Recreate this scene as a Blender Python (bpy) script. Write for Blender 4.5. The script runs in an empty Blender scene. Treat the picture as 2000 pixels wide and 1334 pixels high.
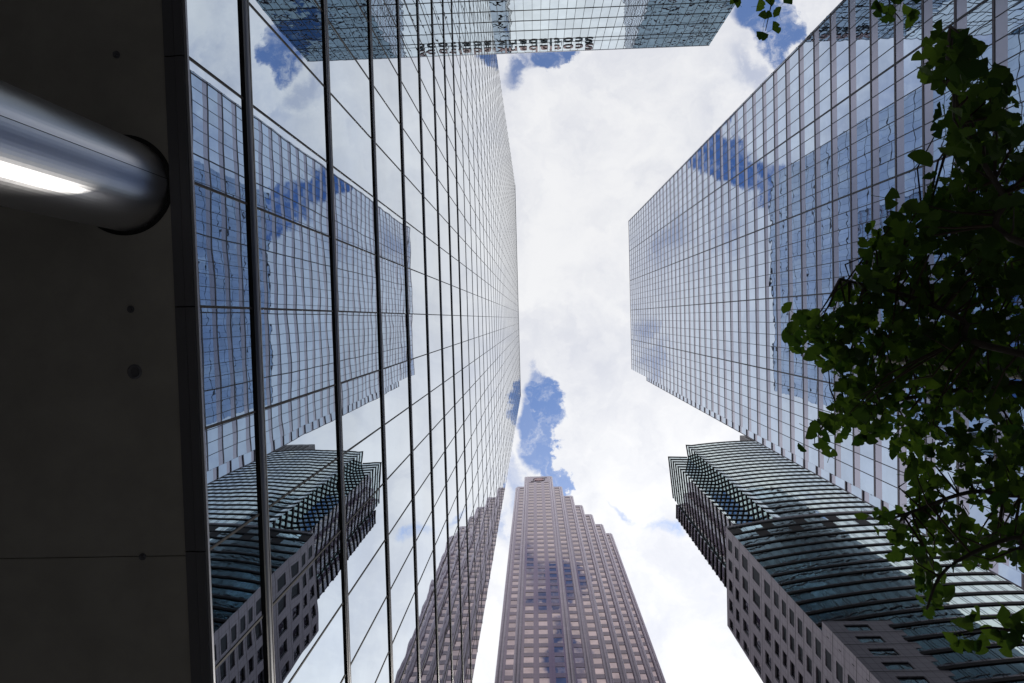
import bpy, math, random
from mathutils import Vector, Matrix
random.seed(7)
S = bpy.context.scene
COL = S.collection

# ------------------------------------------------------------------ camera
# world: X to the picture's right, Y to the picture's bottom, Z up; the lens sits at the origin, 1.6 m over the paving
R = Matrix(((0.99911941, -0.02582566, -0.03306713),
            (0.02692431,  0.99908527,  0.03322208),
            (0.0321789,  -0.03408314,  0.99890083)))
F = 1333.0
cam = bpy.data.cameras.new('camera')
cam.sensor_width = 36.0
cam.lens = 36.0 * F / 2000.0
cam.clip_start = 0.05
cam.clip_end = 6000
co = bpy.data.objects.new('camera', cam)
COL.objects.link(co)
rt = R @ Vector((1, 0, 0)); up = R @ Vector((0, -1, 0)); bk = R @ Vector((0, 0, -1))
co.matrix_world = Matrix(((rt.x, up.x, bk.x, 0), (rt.y, up.y, bk.y, 0), (rt.z, up.z, bk.z, 0), (0, 0, 0, 1)))
S.camera = co

def ray(px, py):
    w = R @ Vector((px - 1000.0, py - 667.0, F))
    return w
def at(px, py, z):
    w = ray(px, py)
    return Vector((w.x / w.z * z, w.y / w.z * z, z))
def proj(p):
    c = R.transposed() @ Vector(p)
    if c.z < 0.01:
        return None
    return c.x / c.z * F + 1000.0, c.y / c.z * F + 667.0

# ------------------------------------------------------------------ node helpers
class NT:
    def __init__(s, tree):
        s.t = tree; s.n = tree.nodes; s.l = tree.links
    def new(s, kind, **kw):
        n = s.n.new(kind)
        for k, v in kw.items():
            setattr(n, k, v)
        return n
    def put(s, sock, v):
        if isinstance(v, bpy.types.NodeSocket):
            s.l.new(v, sock)
        elif v is not None:
            sock.default_value = v
    def m(s, op, a, b=None, c=None, clamp=False):
        n = s.new('ShaderNodeMath', operation=op); n.use_clamp = clamp
        s.put(n.inputs[0], a)
        if b is not None: s.put(n.inputs[1], b)
        if c is not None: s.put(n.inputs[2], c)
        return n.outputs[0]
    def v(s, op, a, b=None, scale=None):
        n = s.new('ShaderNodeVectorMath', operation=op)
        s.put(n.inputs[0], a)
        if b is not None: s.put(n.inputs[1], b)
        if scale is not None: s.put(n.inputs['Scale'], scale)
        return n.outputs['Value'] if op in ('LENGTH', 'DOT_PRODUCT', 'DISTANCE') else n.outputs[0]
    def noise(s, vec, scale, detail=2.0, rough=0.5, dist=0.0):
        n = s.new('ShaderNodeTexNoise')
        s.put(n.inputs['Vector'], vec)
        n.inputs['Scale'].default_value = scale
        n.inputs['Detail'].default_value = detail
        n.inputs['Roughness'].default_value = rough
        n.inputs['Distortion'].default_value = dist
        return n.outputs[0], n.outputs[1]
    def smooth(s, x, a, b, lo=0.0, hi=1.0):
        n = s.new('ShaderNodeMapRange', interpolation_type='SMOOTHSTEP')
        s.put(n.inputs[0], x)
        n.inputs[1].default_value = a; n.inputs[2].default_value = b
        n.inputs[3].default_value = lo; n.inputs[4].default_value = hi
        return n.outputs[0]
    def mix(s, f, a, b):
        n = s.new('ShaderNodeMix', data_type='RGBA')
        s.put(n.inputs[0], f); s.put(n.inputs[6], a); s.put(n.inputs[7], b)
        return n.outputs[2]
    def comb(s, x, y, z):
        n = s.new('ShaderNodeCombineXYZ')
        s.put(n.inputs[0], x); s.put(n.inputs[1], y); s.put(n.inputs[2], z)
        return n.outputs[0]
    def sep(s, v):
        n = s.new('ShaderNodeSeparateXYZ'); s.put(n.inputs[0], v)
        return n.outputs

# ------------------------------------------------------------------ sky
SUN = Vector((0.275, 0.625, 1.0)).normalized()
W = bpy.data.worlds.new('World'); S.world = W; W.use_nodes = True
T = NT(W.node_tree)
T.n.clear()
out = T.new('ShaderNodeOutputWorld'); bg = T.new('ShaderNodeBackground')
sky = T.new('ShaderNodeTexSky', sky_type='NISHITA')
sky.sun_disc = False
sky.sun_elevation = math.asin(SUN.z)
sky.sun_rotation = math.atan2(SUN.x, SUN.y)
geo = T.new('ShaderNodeNewGeometry')
d = T.v('SCALE', geo.outputs['Incoming'], scale=-1.0)
dx, dy, dz = T.sep(d)[:3]
zc = T.m('MAXIMUM', dz, 0.03)
p = T.comb(T.m('DIVIDE', dx, zc), T.m('DIVIDE', dy, zc), 0.0)      # where the ray meets a flat cloud layer
_, nc1 = T.noise(p, 4.2, 3.0, 0.5)
nf, nc2 = T.noise(p, 13.0, 9.0, 0.62)
warp = T.v('ADD', T.v('SCALE', T.v('SUBTRACT', nc1, (0.5, 0.5, 0.5)), scale=0.13),
           T.v('SCALE', T.v('SUBTRACT', nc2, (0.5, 0.5, 0.5)), scale=0.10))
q = T.v('ADD', p, warp)
#        centre x, centre y, half length, half width, angle of the long axis, weight: gaps in the cloud layer
GAPS = [(0.002, 0.122, .045, .032, 75, 1.0), (-0.006, 0.172, .062, .032, 86, .93), (0.020, 0.215, .055, .019, 72, .95),
        (-0.045, 0.235, .04, .014, 80, .55), (-0.055, 0.295, .035, .012, 80, .55),
        (0.030, -0.372, .040, .017, -35, .95), (-0.022, -0.350, .034, .014, -35, .85),
        (0.345, -0.405, .062, .034, 50, .95), (0.32, -0.340, .05, .02, 40, .45), (0.365, -0.30, .035, .018, 40, .4),
        (0.133, 0.295, .018, .006, 40, .6), (0.174, 0.328, .022, .011, 20, .8),
        (-0.285, -0.205, .075, .036, -12, 1.0), (-0.375, -0.175, .075, .036, -25, 1.0), (-0.25, -0.255, .055, .03, 30, .9),
        (-0.21, -0.10, .045, .025, 70, .45), (-0.152, 0.02, .03, .02, 70, .6), (-0.165, 0.065, .03, .018, 70, .5),
        (-0.30, -0.10, .04, .02, 60, .4),
        (0.015, -0.405, .05, .022, 10, .9), (0.035, -0.52, .08, .032, 85, .95), (-0.66, -0.28, .24, .2, 60, .5), (0.54, -0.06, .34, .24, 80, .55), (0.40, 0.02, .08, .07, 80, .5),
        (-0.72, -0.34, .22, .12, 60, .75), (-0.78, -0.02, .22, .12, 85, .9), (-0.80, 0.3, .2, .12, 95, .8),
        (0.75, -0.75, .3, .2, 20, .9), (-0.2, -0.95, .35, .2, 10, .9), (1.1, 0.1, .3, .25, 70, .8)]
edge = T.m('MULTIPLY', T.m('SUBTRACT', nf, 0.5), 1.5)
mask = None
for (x, y, a, b, ang, w) in GAPS:
    mp = T.new('ShaderNodeMapping', vector_type='TEXTURE')
    T.put(mp.inputs['Vector'], q)
    mp.inputs['Location'].default_value = (x, y, 0)
    mp.inputs['Rotation'].default_value = (0, 0, math.radians(ang))
    mp.inputs['Scale'].default_value = (a, b, 1)
    ln = T.v('LENGTH', mp.outputs[0])
    g = T.m('MULTIPLY', T.smooth(T.m('ADD', ln, edge), 1.12, 0.78) if w > .88 else T.smooth(T.m('ADD', ln, edge), 1.5, 0.15), w)
    mask = g if mask is None else T.m('MAXIMUM', mask, g)
far = T.v('LENGTH', p)
n3, _ = T.noise(p, 1.7, 6.0, 0.6)
gen = T.m('MULTIPLY', T.smooth(n3, 0.55, 0.72), T.smooth(far, 0.95, 1.4))
mask = T.m('MAXIMUM', mask, gen)
nw, _ = T.noise(q, 22.0, 8.0, 0.65, 0.6)
wisp = T.smooth(nw, 0.46, 0.72, 1.0, 0.35)
mask = T.m('MULTIPLY', mask, wisp, clamp=True)
# cloud body: soft greys, brighter towards the hidden sun
ns, _ = T.noise(q, 4.0, 9.0, 0.58, 0.3)
nb, _ = T.noise(q, 11.0, 7.0, 0.6, 0.5)
shade = T.smooth(T.m('MULTIPLY_ADD', nb, 0.35, T.m('MULTIPLY', ns, 0.65)), 0.33, 0.60)
dsun = T.v('DISTANCE', p, (0.26, 0.66, 0.0))
glow = T.smooth(dsun, 0.85, 0.05)
base = T.mix(shade, (6.9, 7.1, 7.8, 1), (8.9, 8.95, 9.15, 1))
cloud = T.v('SCALE', base, scale=T.m('MULTIPLY_ADD', glow, 0.27, 1.0))
cloud = T.v('SCALE', cloud, scale=T.smooth(dz, 0.0, 0.55, 0.55, 1.0))
blue = T.v('MULTIPLY', sky.outputs[0], (0.83, 1.11, 1.52))
col = T.mix(mask, cloud, blue)
T.put(bg.inputs['Color'], col)
bg.inputs['Strength'].default_value = 0.1
T.l.new(bg.outputs[0], out.inputs['Surface'])
W.cycles.sampling_method = 'MANUAL' if hasattr(W.cycles, 'sampling_method') else W.cycles.sampling_method
try:
    W.cycles.sample_map_resolution = 1024
except Exception:
    pass

sun = bpy.data.lights.new('sun', 'SUN')
sun.energy = 0.7
sun.angle = math.radians(4)
sun.color = (1.0, 0.95, 0.88)
so = bpy.data.objects.new('sun', sun); COL.objects.link(so)
so.rotation_euler = SUN.to_track_quat('Z', 'Y').to_euler()

S.view_settings.view_transform = 'Standard'
S.view_settings.look = 'None'
S.view_settings.exposure = 0.0
S.view_settings.gamma = 1.0
S.render.engine = 'CYCLES'
S.cycles.max_bounces = 12
S.cycles.glossy_bounces = 8
S.cycles.diffuse_bounces = 3
S.cycles.transmission_bounces = 4
S.cycles.caustics_reflective = True
S.cycles.caustics_refractive = False
S.cycles.use_denoising = True

# ------------------------------------------------------------------ materials
def mat(name, color, rough=0.5, metal=0.0, spec=0.5, var=0.0, vscale=1.0, bump=0.0, bscale=20.0):
    m = bpy.data.materials.new(name); m.use_nodes = True
    t = NT(m.node_tree); b = t.n['Principled BSDF']
    b.inputs['Base Color'].default_value = (*color, 1)
    b.inputs['Roughness'].default_value = rough
    b.inputs['Metallic'].default_value = metal
    b.inputs['Specular IOR Level'].default_value = spec
    g = t.new('ShaderNodeNewGeometry')
    if var:
        f, _ = t.noise(g.outputs['Position'], vscale, 5.0, 0.6)
        lo = tuple(c * (1 - var) for c in color) + (1,)
        hi = tuple(min(1, c * (1 + var)) for c in color) + (1,)
        t.put(b.inputs['Base Color'], t.mix(t.smooth(f, 0.3, 0.7), lo, hi))
        t.put(b.inputs['Roughness'], t.smooth(f, 0.3, 0.7, max(0.0, rough * 0.8), min(1, rough * 1.2)))
    if bump:
        f2, _ = t.noise(g.outputs['Position'], bscale, 3.0, 0.6)
        bn = t.new('ShaderNodeBump'); bn.inputs['Strength'].default_value = bump; bn.inputs['Distance'].default_value = 0.02
        t.put(bn.inputs['Height'], f2); t.put(b.inputs['Normal'], bn.outputs[0])
    return m

def glass(name, color, k, scale, rough=0.0, k2=0.0, scale2=3.0, dirt=0.10):
    """coated curtain-wall glass: a mirror with a faint tint, slightly rippled like real float glass"""
    m = bpy.data.materials.new(name); m.use_nodes = True
    t = NT(m.node_tree); b = t.n['Principled BSDF']
    b.inputs['Metallic'].default_value = 1.0
    b.inputs['Roughness'].default_value = rough
    g = t.new('ShaderNodeNewGeometry')
    _, c = t.noise(g.outputs['Position'], scale, 1.0, 0.5)
    off = t.v('SCALE', t.v('SUBTRACT', c, (0.5, 0.5, 0.5)), scale=k)
    if k2:
        _, c2 = t.noise(g.outputs['Position'], scale2, 0.0, 0.5)
        off = t.v('ADD', off, t.v('SCALE', t.v('SUBTRACT', c2, (0.5, 0.5, 0.5)), scale=k2))
    t.put(b.inputs['Normal'], t.v('NORMALIZE', t.v('ADD', g.outputs['Normal'], off)))
    f, _ = t.noise(g.outputs['Position'], 0.35, 4.0, 0.6)
    oi = t.new('ShaderNodeObjectInfo')
    rnd = t.m('FRACT', t.m('ADD', g.outputs['Random Per Island'], oi.outputs['Random']))
    lo = tuple(x * (1 - dirt) for x in color) + (1,)
    c0 = t.mix(t.smooth(f, 0.35, 0.65), lo, (*color, 1))
    t.put(b.inputs['Base Color'], t.v('SCALE', c0, scale=t.m('MULTIPLY_ADD', rnd, dirt * 1.2, 1 - dirt * 0.6)))
    return m

M = {}
M['glass_a'] = glass('silver_glass', (0.55, 0.63, 0.71), 0.004, 0.8, k2=0.0012, scale2=2.6)
M['bar_a'] = mat('black_aluminium', (0.022, 0.021, 0.022), 0.35, 0.6, 0.5, 0.15, 3.0)
M['bar_thin'] = mat('bronze_aluminium', (0.040, 0.032, 0.030), 0.6, 0.0, 0.3)
M['nose'] = mat('slate_aluminium', (0.085, 0.09, 0.115), 0.4, 0.4)
M['glass_b'] = glass('blue_silver_glass', (0.45, 0.55, 0.70), 0.008, 0.6, k2=0.004, scale2=1.5)
M['span_b'] = glass('lavender_spandrel_glass', (0.42, 0.41, 0.49), 0.008, 0.6, rough=0.30, dirt=0.05)
M['bar_b'] = mat('mauve_grey_aluminium', (0.20, 0.175, 0.205), 0.5, 0.0)
M['bar_b_dark'] = mat('dark_gasket', (0.03, 0.027, 0.035), 0.5)
M['glass_c'] = glass('clear_green_glass', (0.62, 0.70, 0.74), 0.03, 0.5, k2=0.01, scale2=1.5)
M['glass_e'] = glass('teal_glass', (0.56, 0.68, 0.69), 0.012, 0.40, k2=0.004, scale2=1.2)
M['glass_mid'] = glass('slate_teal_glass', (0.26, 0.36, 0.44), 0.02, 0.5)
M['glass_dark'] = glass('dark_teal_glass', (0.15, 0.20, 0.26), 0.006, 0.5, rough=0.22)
M['span_e'] = mat('pinkish_grey_spandrel', (0.34, 0.31, 0.33), 0.25, 0.75)
M['band_e'] = mat('near_black_band', (0.010, 0.008, 0.010), 0.6, 0.0, 0.2)
M['louvre_e'] = mat('dark_brown_louvre', (0.02, 0.012, 0.012), 0.6)
M['steel'] = None
M['soffit'] = mat('dark_soffit_panel', (0.36, 0.345, 0.315), 0.75, 0.0, 0.2, 0.09, 1.3, 0.08, 9.0)
M['joint'] = mat('black_joint', (0.008, 0.008, 0.008), 0.8)
M['frame_dark'] = mat('charcoal_edge_trim', (0.14, 0.14, 0.155), 0.5, 0.3)
M['trim_light'] = mat('pale_metal_trim', (0.42, 0.43, 0.47), 0.4, 0.5)
M['core'] = mat('dark_interior', (0.03, 0.035, 0.045), 0.8)
M['roof'] = mat('grey_roofing', (0.20, 0.20, 0.20), 0.9, var=0.2)
M['granite_e'] = None
M['win_e'] = glass('granite_window_glass', (0.20, 0.24, 0.27), 0.05, 0.8)
M['letter'] = mat('red_letter_face', (0.62, 0.40, 0.39), 0.5, 0.0)
M['letter_side'] = mat('black_letter_return', (0.05, 0.04, 0.045), 0.5)
M['letter_back'] = mat('grey_letter_back', (0.90, 0.91, 0.93), 0.5)
M['emblem'] = mat('red_emblem', (0.62, 0.38, 0.39), 0.5)
M['bark'] = mat('grey_brown_bark', (0.038, 0.03, 0.024), 0.9, var=0.35, vscale=14, bump=0.6, bscale=30)
M['twig'] = mat('brown_twig', (0.045, 0.03, 0.02), 0.9)
M['road'] = mat('asphalt', (0.05, 0.05, 0.052), 0.9, var=0.2, vscale=2, bump=0.2)
M['kerb'] = mat('kerb_stone', (0.30, 0.30, 0.29), 0.85, var=0.15)
M['pent'] = mat('brown_penthouse_cladding', (0.13, 0.115, 0.12), 0.5)

def granite(name, c, joint, su, sv, rough, coat=0.0):
    """stone panels: speckled, joints every su x sv metres (mixed from world axes)"""
    m = bpy.data.materials.new(name); m.use_nodes = True
    t = NT(m.node_tree); b = t.n['Principled BSDF']
    g = t.new('ShaderNodeNewGeometry')
    x, y, z = t.sep(g.outputs['Position'])[:3]
    h = t.m('ADD', x, y)
    def line(v, s_):
        fr = t.m('FRACT', t.m('DIVIDE', v, s_))
        return t.m('LESS_THAN', fr, 0.045)
    j = t.m('MAXIMUM', line(h, su), line(z, sv))
    f, _ = t.noise(g.outputs['Position'], 40.0, 2.0, 0.7)
    f2, _ = t.noise(g.outputs['Position'], 0.25, 4.0, 0.6)
    cell = t.comb(t.m('FLOOR', t.m('DIVIDE', h, su)), t.m('FLOOR', t.m('DIVIDE', z, sv)), 0.0)
    wn = t.new('ShaderNodeTexWhiteNoise', noise_dimensions='2D'); t.put(wn.inputs['Vector'], cell)
    tone = t.m('ADD', t.m('MULTIPLY_ADD', f, 0.25, 0.72), t.m('ADD', t.m('MULTIPLY', f2, 0.16), t.m('MULTIPLY', wn.outputs[0], 0.09)))
    cc = t.v('SCALE', (c[0], c[1], c[2]), scale=tone)
    t.put(b.inputs['Base Color'], t.mix(j, cc, (*joint, 1)))
    b.inputs['Roughness'].default_value = rough
    b.inputs['Specular IOR Level'].default_value = 0.6
    b.inputs['Coat Weight'].default_value = coat
    b.inputs['Coat Tint'].default_value = (0.80, 0.64, 0.80, 1)
    b.inputs['Specular Tint'].default_value = (0.9, 0.78, 0.9, 1)
    b.inputs['Coat Roughness'].default_value = 0.08
    return m
M['granite_e'] = granite('mauve_granite', (0.33, 0.30, 0.335), (0.09, 0.08, 0.09), 1.02, 1.04, 0.45)
M['granite_d'] = granite('rose_grey_granite', (0.175, 0.135, 0.17), (0.09, 0.07, 0.085), 1.25, 5.0 / 3, 0.30, 1.0)
M['pier_d'] = granite('pale_rose_granite', (0.72, 0.67, 0.71), (0.5, 0.46, 0.49), 1.25, 2.5, 0.30, 0.3)
M['span_d'] = granite('dull_spandrel_granite', (0.17, 0.14, 0.16), (0.09, 0.08, 0.085), 1.25, 5.0, 0.30, 0.8)
M['win_d'] = glass('rose_tinted_glass', (0.45, 0.35, 0.36), 0.006, 0.5, dirt=0.22)

def steel():
    m = bpy.data.materials.new('brushed_stainless_steel'); m.use_nodes = True
    t = NT(m.node_tree); b = t.n['Principled BSDF']
    b.inputs['Metallic'].default_value = 1.0
    g = t.new('ShaderNodeNewGeometry')
    mp = t.new('ShaderNodeMapping'); t.put(mp.inputs['Vector'], g.outputs['Position'])
    mp.inputs['Scale'].default_value = (0.4, 0.4, 160.0)
    f, _ = t.noise(mp.outputs[0], 1.0, 4.0, 0.6)
    t.put(b.inputs['Roughness'], t.smooth(f, 0.2, 0.8, 0.31, 0.35))
    t.put(b.inputs['Base Color'], t.mix(f, (0.72, 0.72, 0.74, 1), (0.78, 0.78, 0.79, 1)))
    return m
M['steel'] = steel()

def paving():
    m = bpy.data.materials.new('granite_paving'); m.use_nodes = True
    t = NT(m.node_tree); b = t.n['Principled BSDF']
    g = t.new('ShaderNodeNewGeometry')
    br = t.new('ShaderNodeTexBrick'); t.put(br.inputs['Vector'], g.outputs['Position'])
    br.inputs['Scale'].default_value = 1.0
    br.inputs['Color1'].default_value = (0.17, 0.165, 0.16, 1); br.inputs['Color2'].default_value = (0.21, 0.205, 0.20, 1)
    br.inputs['Mortar'].default_value = (0.07, 0.07, 0.07, 1); br.inputs['Mortar Size'].default_value = 0.008
    br.inputs['Brick Width'].default_value = 0.9; br.inputs['Row Height'].default_value = 0.45
    t.put(b.inputs['Base Color'], br.outputs[0]); b.inputs['Roughness'].default_value = 0.8
    return m
M['paving'] = paving()

def leafmat():
    m = bpy.data.materials.new('ginkgo_leaf'); m.use_nodes = True
    t = NT(m.node_tree); t.n.clear()
    o = t.new('ShaderNodeOutputMaterial')
    g = t.new('ShaderNodeNewGeometry')
    at_ = t.new('ShaderNodeAttribute', attribute_name='tone')
    r0 = at_.outputs['Fac']
    c1 = t.mix(r0, (0.018, 0.042, 0.010, 1), (0.045, 0.085, 0.018, 1))
    c2 = t.mix(r0, (0.022, 0.066, 0.008, 1), (0.125, 0.225, 0.02, 1))
    df = t.new('ShaderNodeBsdfPrincipled'); t.put(df.inputs['Base Color'], c1); df.inputs['Roughness'].default_value = 0.55
    df.inputs['Specular IOR Level'].default_value = 0.3
    tr = t.new('ShaderNodeBsdfTranslucent'); t.put(tr.inputs['Color'], c2)
    mx = t.new('ShaderNodeMixShader'); mx.inputs[0].default_value = 0.45
    t.l.new(df.outputs[0], mx.inputs[1]); t.l.new(tr.outputs[0], mx.inputs[2])
    t.l.new(mx.outputs[0], o.inputs['Surface'])
    return m
M['leaf'] = leafmat()

# ------------------------------------------------------------------ mesh helpers
class MB:
    def __init__(s): s.v = []; s.f = []
    def quad(s, a, b, c, d):
        i = len(s.v); s.v += [tuple(a), tuple(b), tuple(c), tuple(d)]; s.f.append((i, i + 1, i + 2, i + 3))
    def hexa(s, P):        # P: 4 inner corners (counter-clockwise), then the 4 outer ones
        i = len(s.v); s.v += [tuple(x) for x in P]
        for q_ in ((0, 3, 2, 1), (4, 5, 6, 7), (0, 1, 5, 4), (1, 2, 6, 5), (2, 3, 7, 6), (3, 0, 4, 7)):
            s.f.append(tuple(i + k for k in q_))
    def box(s, x0, x1, y0, y1, z0, z1):
        s.hexa([(x0, y0, z0), (x1, y0, z0), (x1, y1, z0), (x0, y1, z0), (x0, y0, z1), (x1, y0, z1), (x1, y1, z1), (x0, y1, z1)])
    def tube(s, pts, rad, n=8, cap=True):
        rings = []
        for k, p_ in enumerate(pts):
            a = Vector(pts[max(0, k - 1)]); b = Vector(pts[min(len(pts) - 1, k + 1)])
            dr = (b - a).normalized()
            u_ = dr.orthogonal().normalized(); w_ = dr.cross(u_)
            i = len(s.v); rings.append(i)
            for j in range(n):
                an = 2 * math.pi * j / n
                s.v.append(tuple(Vector(p_) + (u_ * math.cos(an) + w_ * math.sin(an)) * rad[k]))
        for k in range(len(pts) - 1):
            for j in range(n):
                s.f.append((rings[k] + j, rings[k] + (j + 1) % n, rings[k + 1] + (j + 1) % n, rings[k + 1] + j))
        if cap:
            s.f.append(tuple(rings[0] + j for j in reversed(range(n))))
            s.f.append(tuple(rings[-1] + j for j in range(n)))
    def build(s, name, m, parent=None, smooth=False):
        me = bpy.data.meshes.new(name)
        me.from_pydata(s.v, [], s.f)
        me.validate(); me.update()
        me.materials.append(m)
        if smooth:
            for pl in me.polygons: pl.use_smooth = True
        o = bpy.data.objects.new(name, me); COL.objects.link(o)
        if parent is not None: o.parent = parent
        return o

def thing(name, label, cat, group=None, loc=(0, 0, 0)):
    o = bpy.data.objects.new(name, None); COL.objects.link(o)
    o.location = loc; o['label'] = label; o['category'] = cat
    if group: o['group'] = group
    return o
def tag(o, label, cat, group=None):
    o['label'] = label; o['category'] = cat
    if group: o['group'] = group
def stuff(o): o['kind'] = 'stuff'; return o

class Plane:
    """an upright wall plane: u runs along t, v is height, w stands out along n"""
    def __init__(s, o, t, n): s.o = Vector((o[0], o[1], 0)); s.t = Vector((t[0], t[1], 0)).normalized(); s.n = Vector((n[0], n[1], 0)).normalized()
    def P(s, u, v, w=0.0): return s.o + s.t * u + s.n * w + Vector((0, 0, v))
    def slab(s, mb, u0, u1, v0, v1, w0, w1, tilt=(0, 0)):
        uc, vc = (u0 + u1) / 2, (v0 + v1) / 2
        def W(u, v): return w1 + tilt[0] * (u - uc) + tilt[1] * (v - vc)
        A = [s.P(u0, v0, w0), s.P(u1, v0, w0), s.P(u1, v1, w0), s.P(u0, v1, w0)]
        B = [s.P(u0, v0, W(u0, v0)), s.P(u1, v0, W(u1, v0)), s.P(u1, v1, W(u1, v1)), s.P(u0, v1, W(u0, v1))]
        if s.t.cross(Vector((0, 0, 1))).dot(s.n) > 0: mb.hexa(A + B)
        else: mb.hexa([A[1], A[0], A[3], A[2], B[1], B[0], B[3], B[2]])

def seen_area(pl, u0, u1, v0, v1):
    q_ = [proj(pl.P(u, v)) for u, v in ((u0, v0), (u1, v0), (u1, v1), (u0, v1))]
    if any(x is None for x in q_): return 0.0
    cx = sum(x[0] for x in q_) / 4; cy = sum(x[1] for x in q_) / 4
    if not (-40 < cx < 2040 and -40 < cy < 1374): return 0.0
    a = 0
    for i in range(4):
        x1, y1 = q_[i]; x2, y2 = q_[(i + 1) % 4]; a += x1 * y2 - x2 * y1
    return abs(a) / 2

def panes(pl, us, rows, m, parent, name='window_pane', w0=-0.03, w1=0.0, tilt=0.0006, limit=100, rest='window_pane', skip=None):
    """panes between the verticals us and in the row intervals rows; the hundred that show largest are parts of their own"""
    L = []
    for (v0, v1) in rows:
        for a, b in zip(us[:-1], us[1:]):
            if skip and skip((a + b) / 2, (v0 + v1) / 2): continue
            L.append((seen_area(pl, a, b, v0, v1), a, b, v0, v1))
    L.sort(key=lambda x: -x[0])
    big = L[:limit] if limit else []
    for (_, a, b, v0, v1) in big:
        mb = MB(); pl.slab(mb, a, b, v0, v1, w0, w1, (random.gauss(0, tilt), random.gauss(0, tilt)))
        mb.build(name, m, parent)
    if len(L) > len(big):
        mb = MB()
        for (_, a, b, v0, v1) in L[len(big):]:
            pl.slab(mb, a, b, v0, v1, w0, w1, (random.gauss(0, tilt), random.gauss(0, tilt)))
        o = mb.build(rest, m, parent)
        stuff(o)

def frange(a, b, s):
    r_ = []; x = a
    while x < b - 1e-6: r_.append(x); x += s
    return r_

# ------------------------------------------------------------------ ground
mb = MB(); mb.box(-1500, 1500, -1500, 1500, -2.6, -1.6)
g_ = mb.build('ground', M['paving']); g_['kind'] = 'structure'
mb = MB(); mb.box(9.5, 24.0, -1400, 1400, -1.7, -1.592)
g_ = mb.build('road', M['road']); g_['kind'] = 'structure'
for x in (9.35, 24.0):
    mb = MB(); mb.box(x, x + 0.15, -1400, 1400, -1.7, -1.47)
    g_ = mb.build('kerb', M['kerb']); g_['kind'] = 'structure'

# ------------------------------------------------------------------ mirror-glass tower over the dark soffit (left)
XA = -4.19; ZS = 8.39; ZA = 186.0; YA0, YA1 = -36.2, 21.3
A = thing('glass_tower', 'tall mirror glass tower with black horizontal bars rising from the dark soffit, reflecting clouds', 'office tower', None, (-20, 0, -1.6))
A_inv = Matrix.Translation((20, 0, 1.6))
def under(o):                       # keep world placement under the Empty at the tower's base
    return o
plA = Plane((XA, 0), (0, 1), (1, 0))
vert = [-0.26 + 1.54 * j for j in range(-23, 14)]
usA = [YA0] + vert + [YA1]
mulA = [10.16 + 4.12 * k for k in range(43)]
mulA = [z for z in mulA if z < ZA - 1]
rowsA = list(zip([ZS + 0.05] + mulA, mulA + [ZA]))
AP = A
def fix(o):
    return o
# parts are built in world metres; the Empties of all towers stand at their bases, so give each part the inverse
def par(o, root):
    o.parent = root
    o.matrix_parent_inverse = Matrix.Translation(-Vector(root.location))
_ob = MB.build
def _build(s, name, m, parent=None, smooth=False):
    o = _ob(s, name, m, None, smooth)
    if parent is not None:
        r_ = parent
        o.parent = r_
        base = Vector(r_.location) if r_.type == 'EMPTY' else Vector((0, 0, 0))
        o.matrix_parent_inverse = Matrix.Translation(-base)
    return o
MB.build = _build

mb = MB(); mb.box(-36, XA - 0.06, YA0 + 0.02, YA1 - 0.02, ZS + 0.08, ZA - 0.1); mb.build('building_core', M['core'], A)
panes(plA, usA, rowsA, M['glass_a'], A, tilt=0.0005)
for z in mulA:
    mb = MB()                       # a deep bar with a rounded nose
    prof = [(0.0, -0.13), (0.035, -0.13), (0.04, -0.085), (0.03, -0.08), (0.03, 0.08), (0.04, 0.085), (0.035, 0.13), (0.0, 0.13)]
    slim = 1.0 if z < 40 else .45       # the upper storeys carry slimmer bars
    prof = [(w * slim, h * (.6 + .4 * slim)) for (w, h) in prof]
    i = len(mb.v)
    for y in (YA0 - 0.05, YA1 + 0.05):
        for (w, h) in prof: mb.v.append((XA + w, y, z + h))
    n = len(prof)
    for k in range(n - 1): mb.f.append((k, k + 1, n + k + 1, n + k))
    mb.f.append(tuple(range(n - 1, -1, -1))); mb.f.append(tuple(range(n, 2 * n))); mb.f.append((0, n, 2 * n - 1, n - 1))
    mo = mb.build('mullion', M['bar_a'], A)
    mb = MB()
    pr2 = [(0.02, -0.078), (0.036, -0.07), (0.045, -0.03), (0.046, 0.03), (0.036, 0.07), (0.02, 0.078)]
    pr2 = [(w * slim, h * (.6 + .4 * slim)) for (w, h) in pr2]
    for k in range(5):
        (w0, h0), (w1, h1) = pr2[k], pr2[k + 1]
        mb.quad((XA + w0, YA0, z + h0), (XA + w0, YA1, z + h0), (XA + w1, YA1, z + h1), (XA + w1, YA0, z + h1))
    mb.build('mullion_nose', M['nose'], mo)
for y in vert:
    mb = MB(); plA.slab(mb, y - 0.017, y + 0.017, ZS + 0.03, ZA, -0.02, 0.012)
    mb.build('glazing_bar', M['bar_thin'], A)
mb = MB(); mb.box(XA - 0.5, XA + 0.05, YA0 - 0.05, YA1 + 0.05, ZA, ZA + 0.35); mb.build('coping', M['frame_dark'], A)
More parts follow.
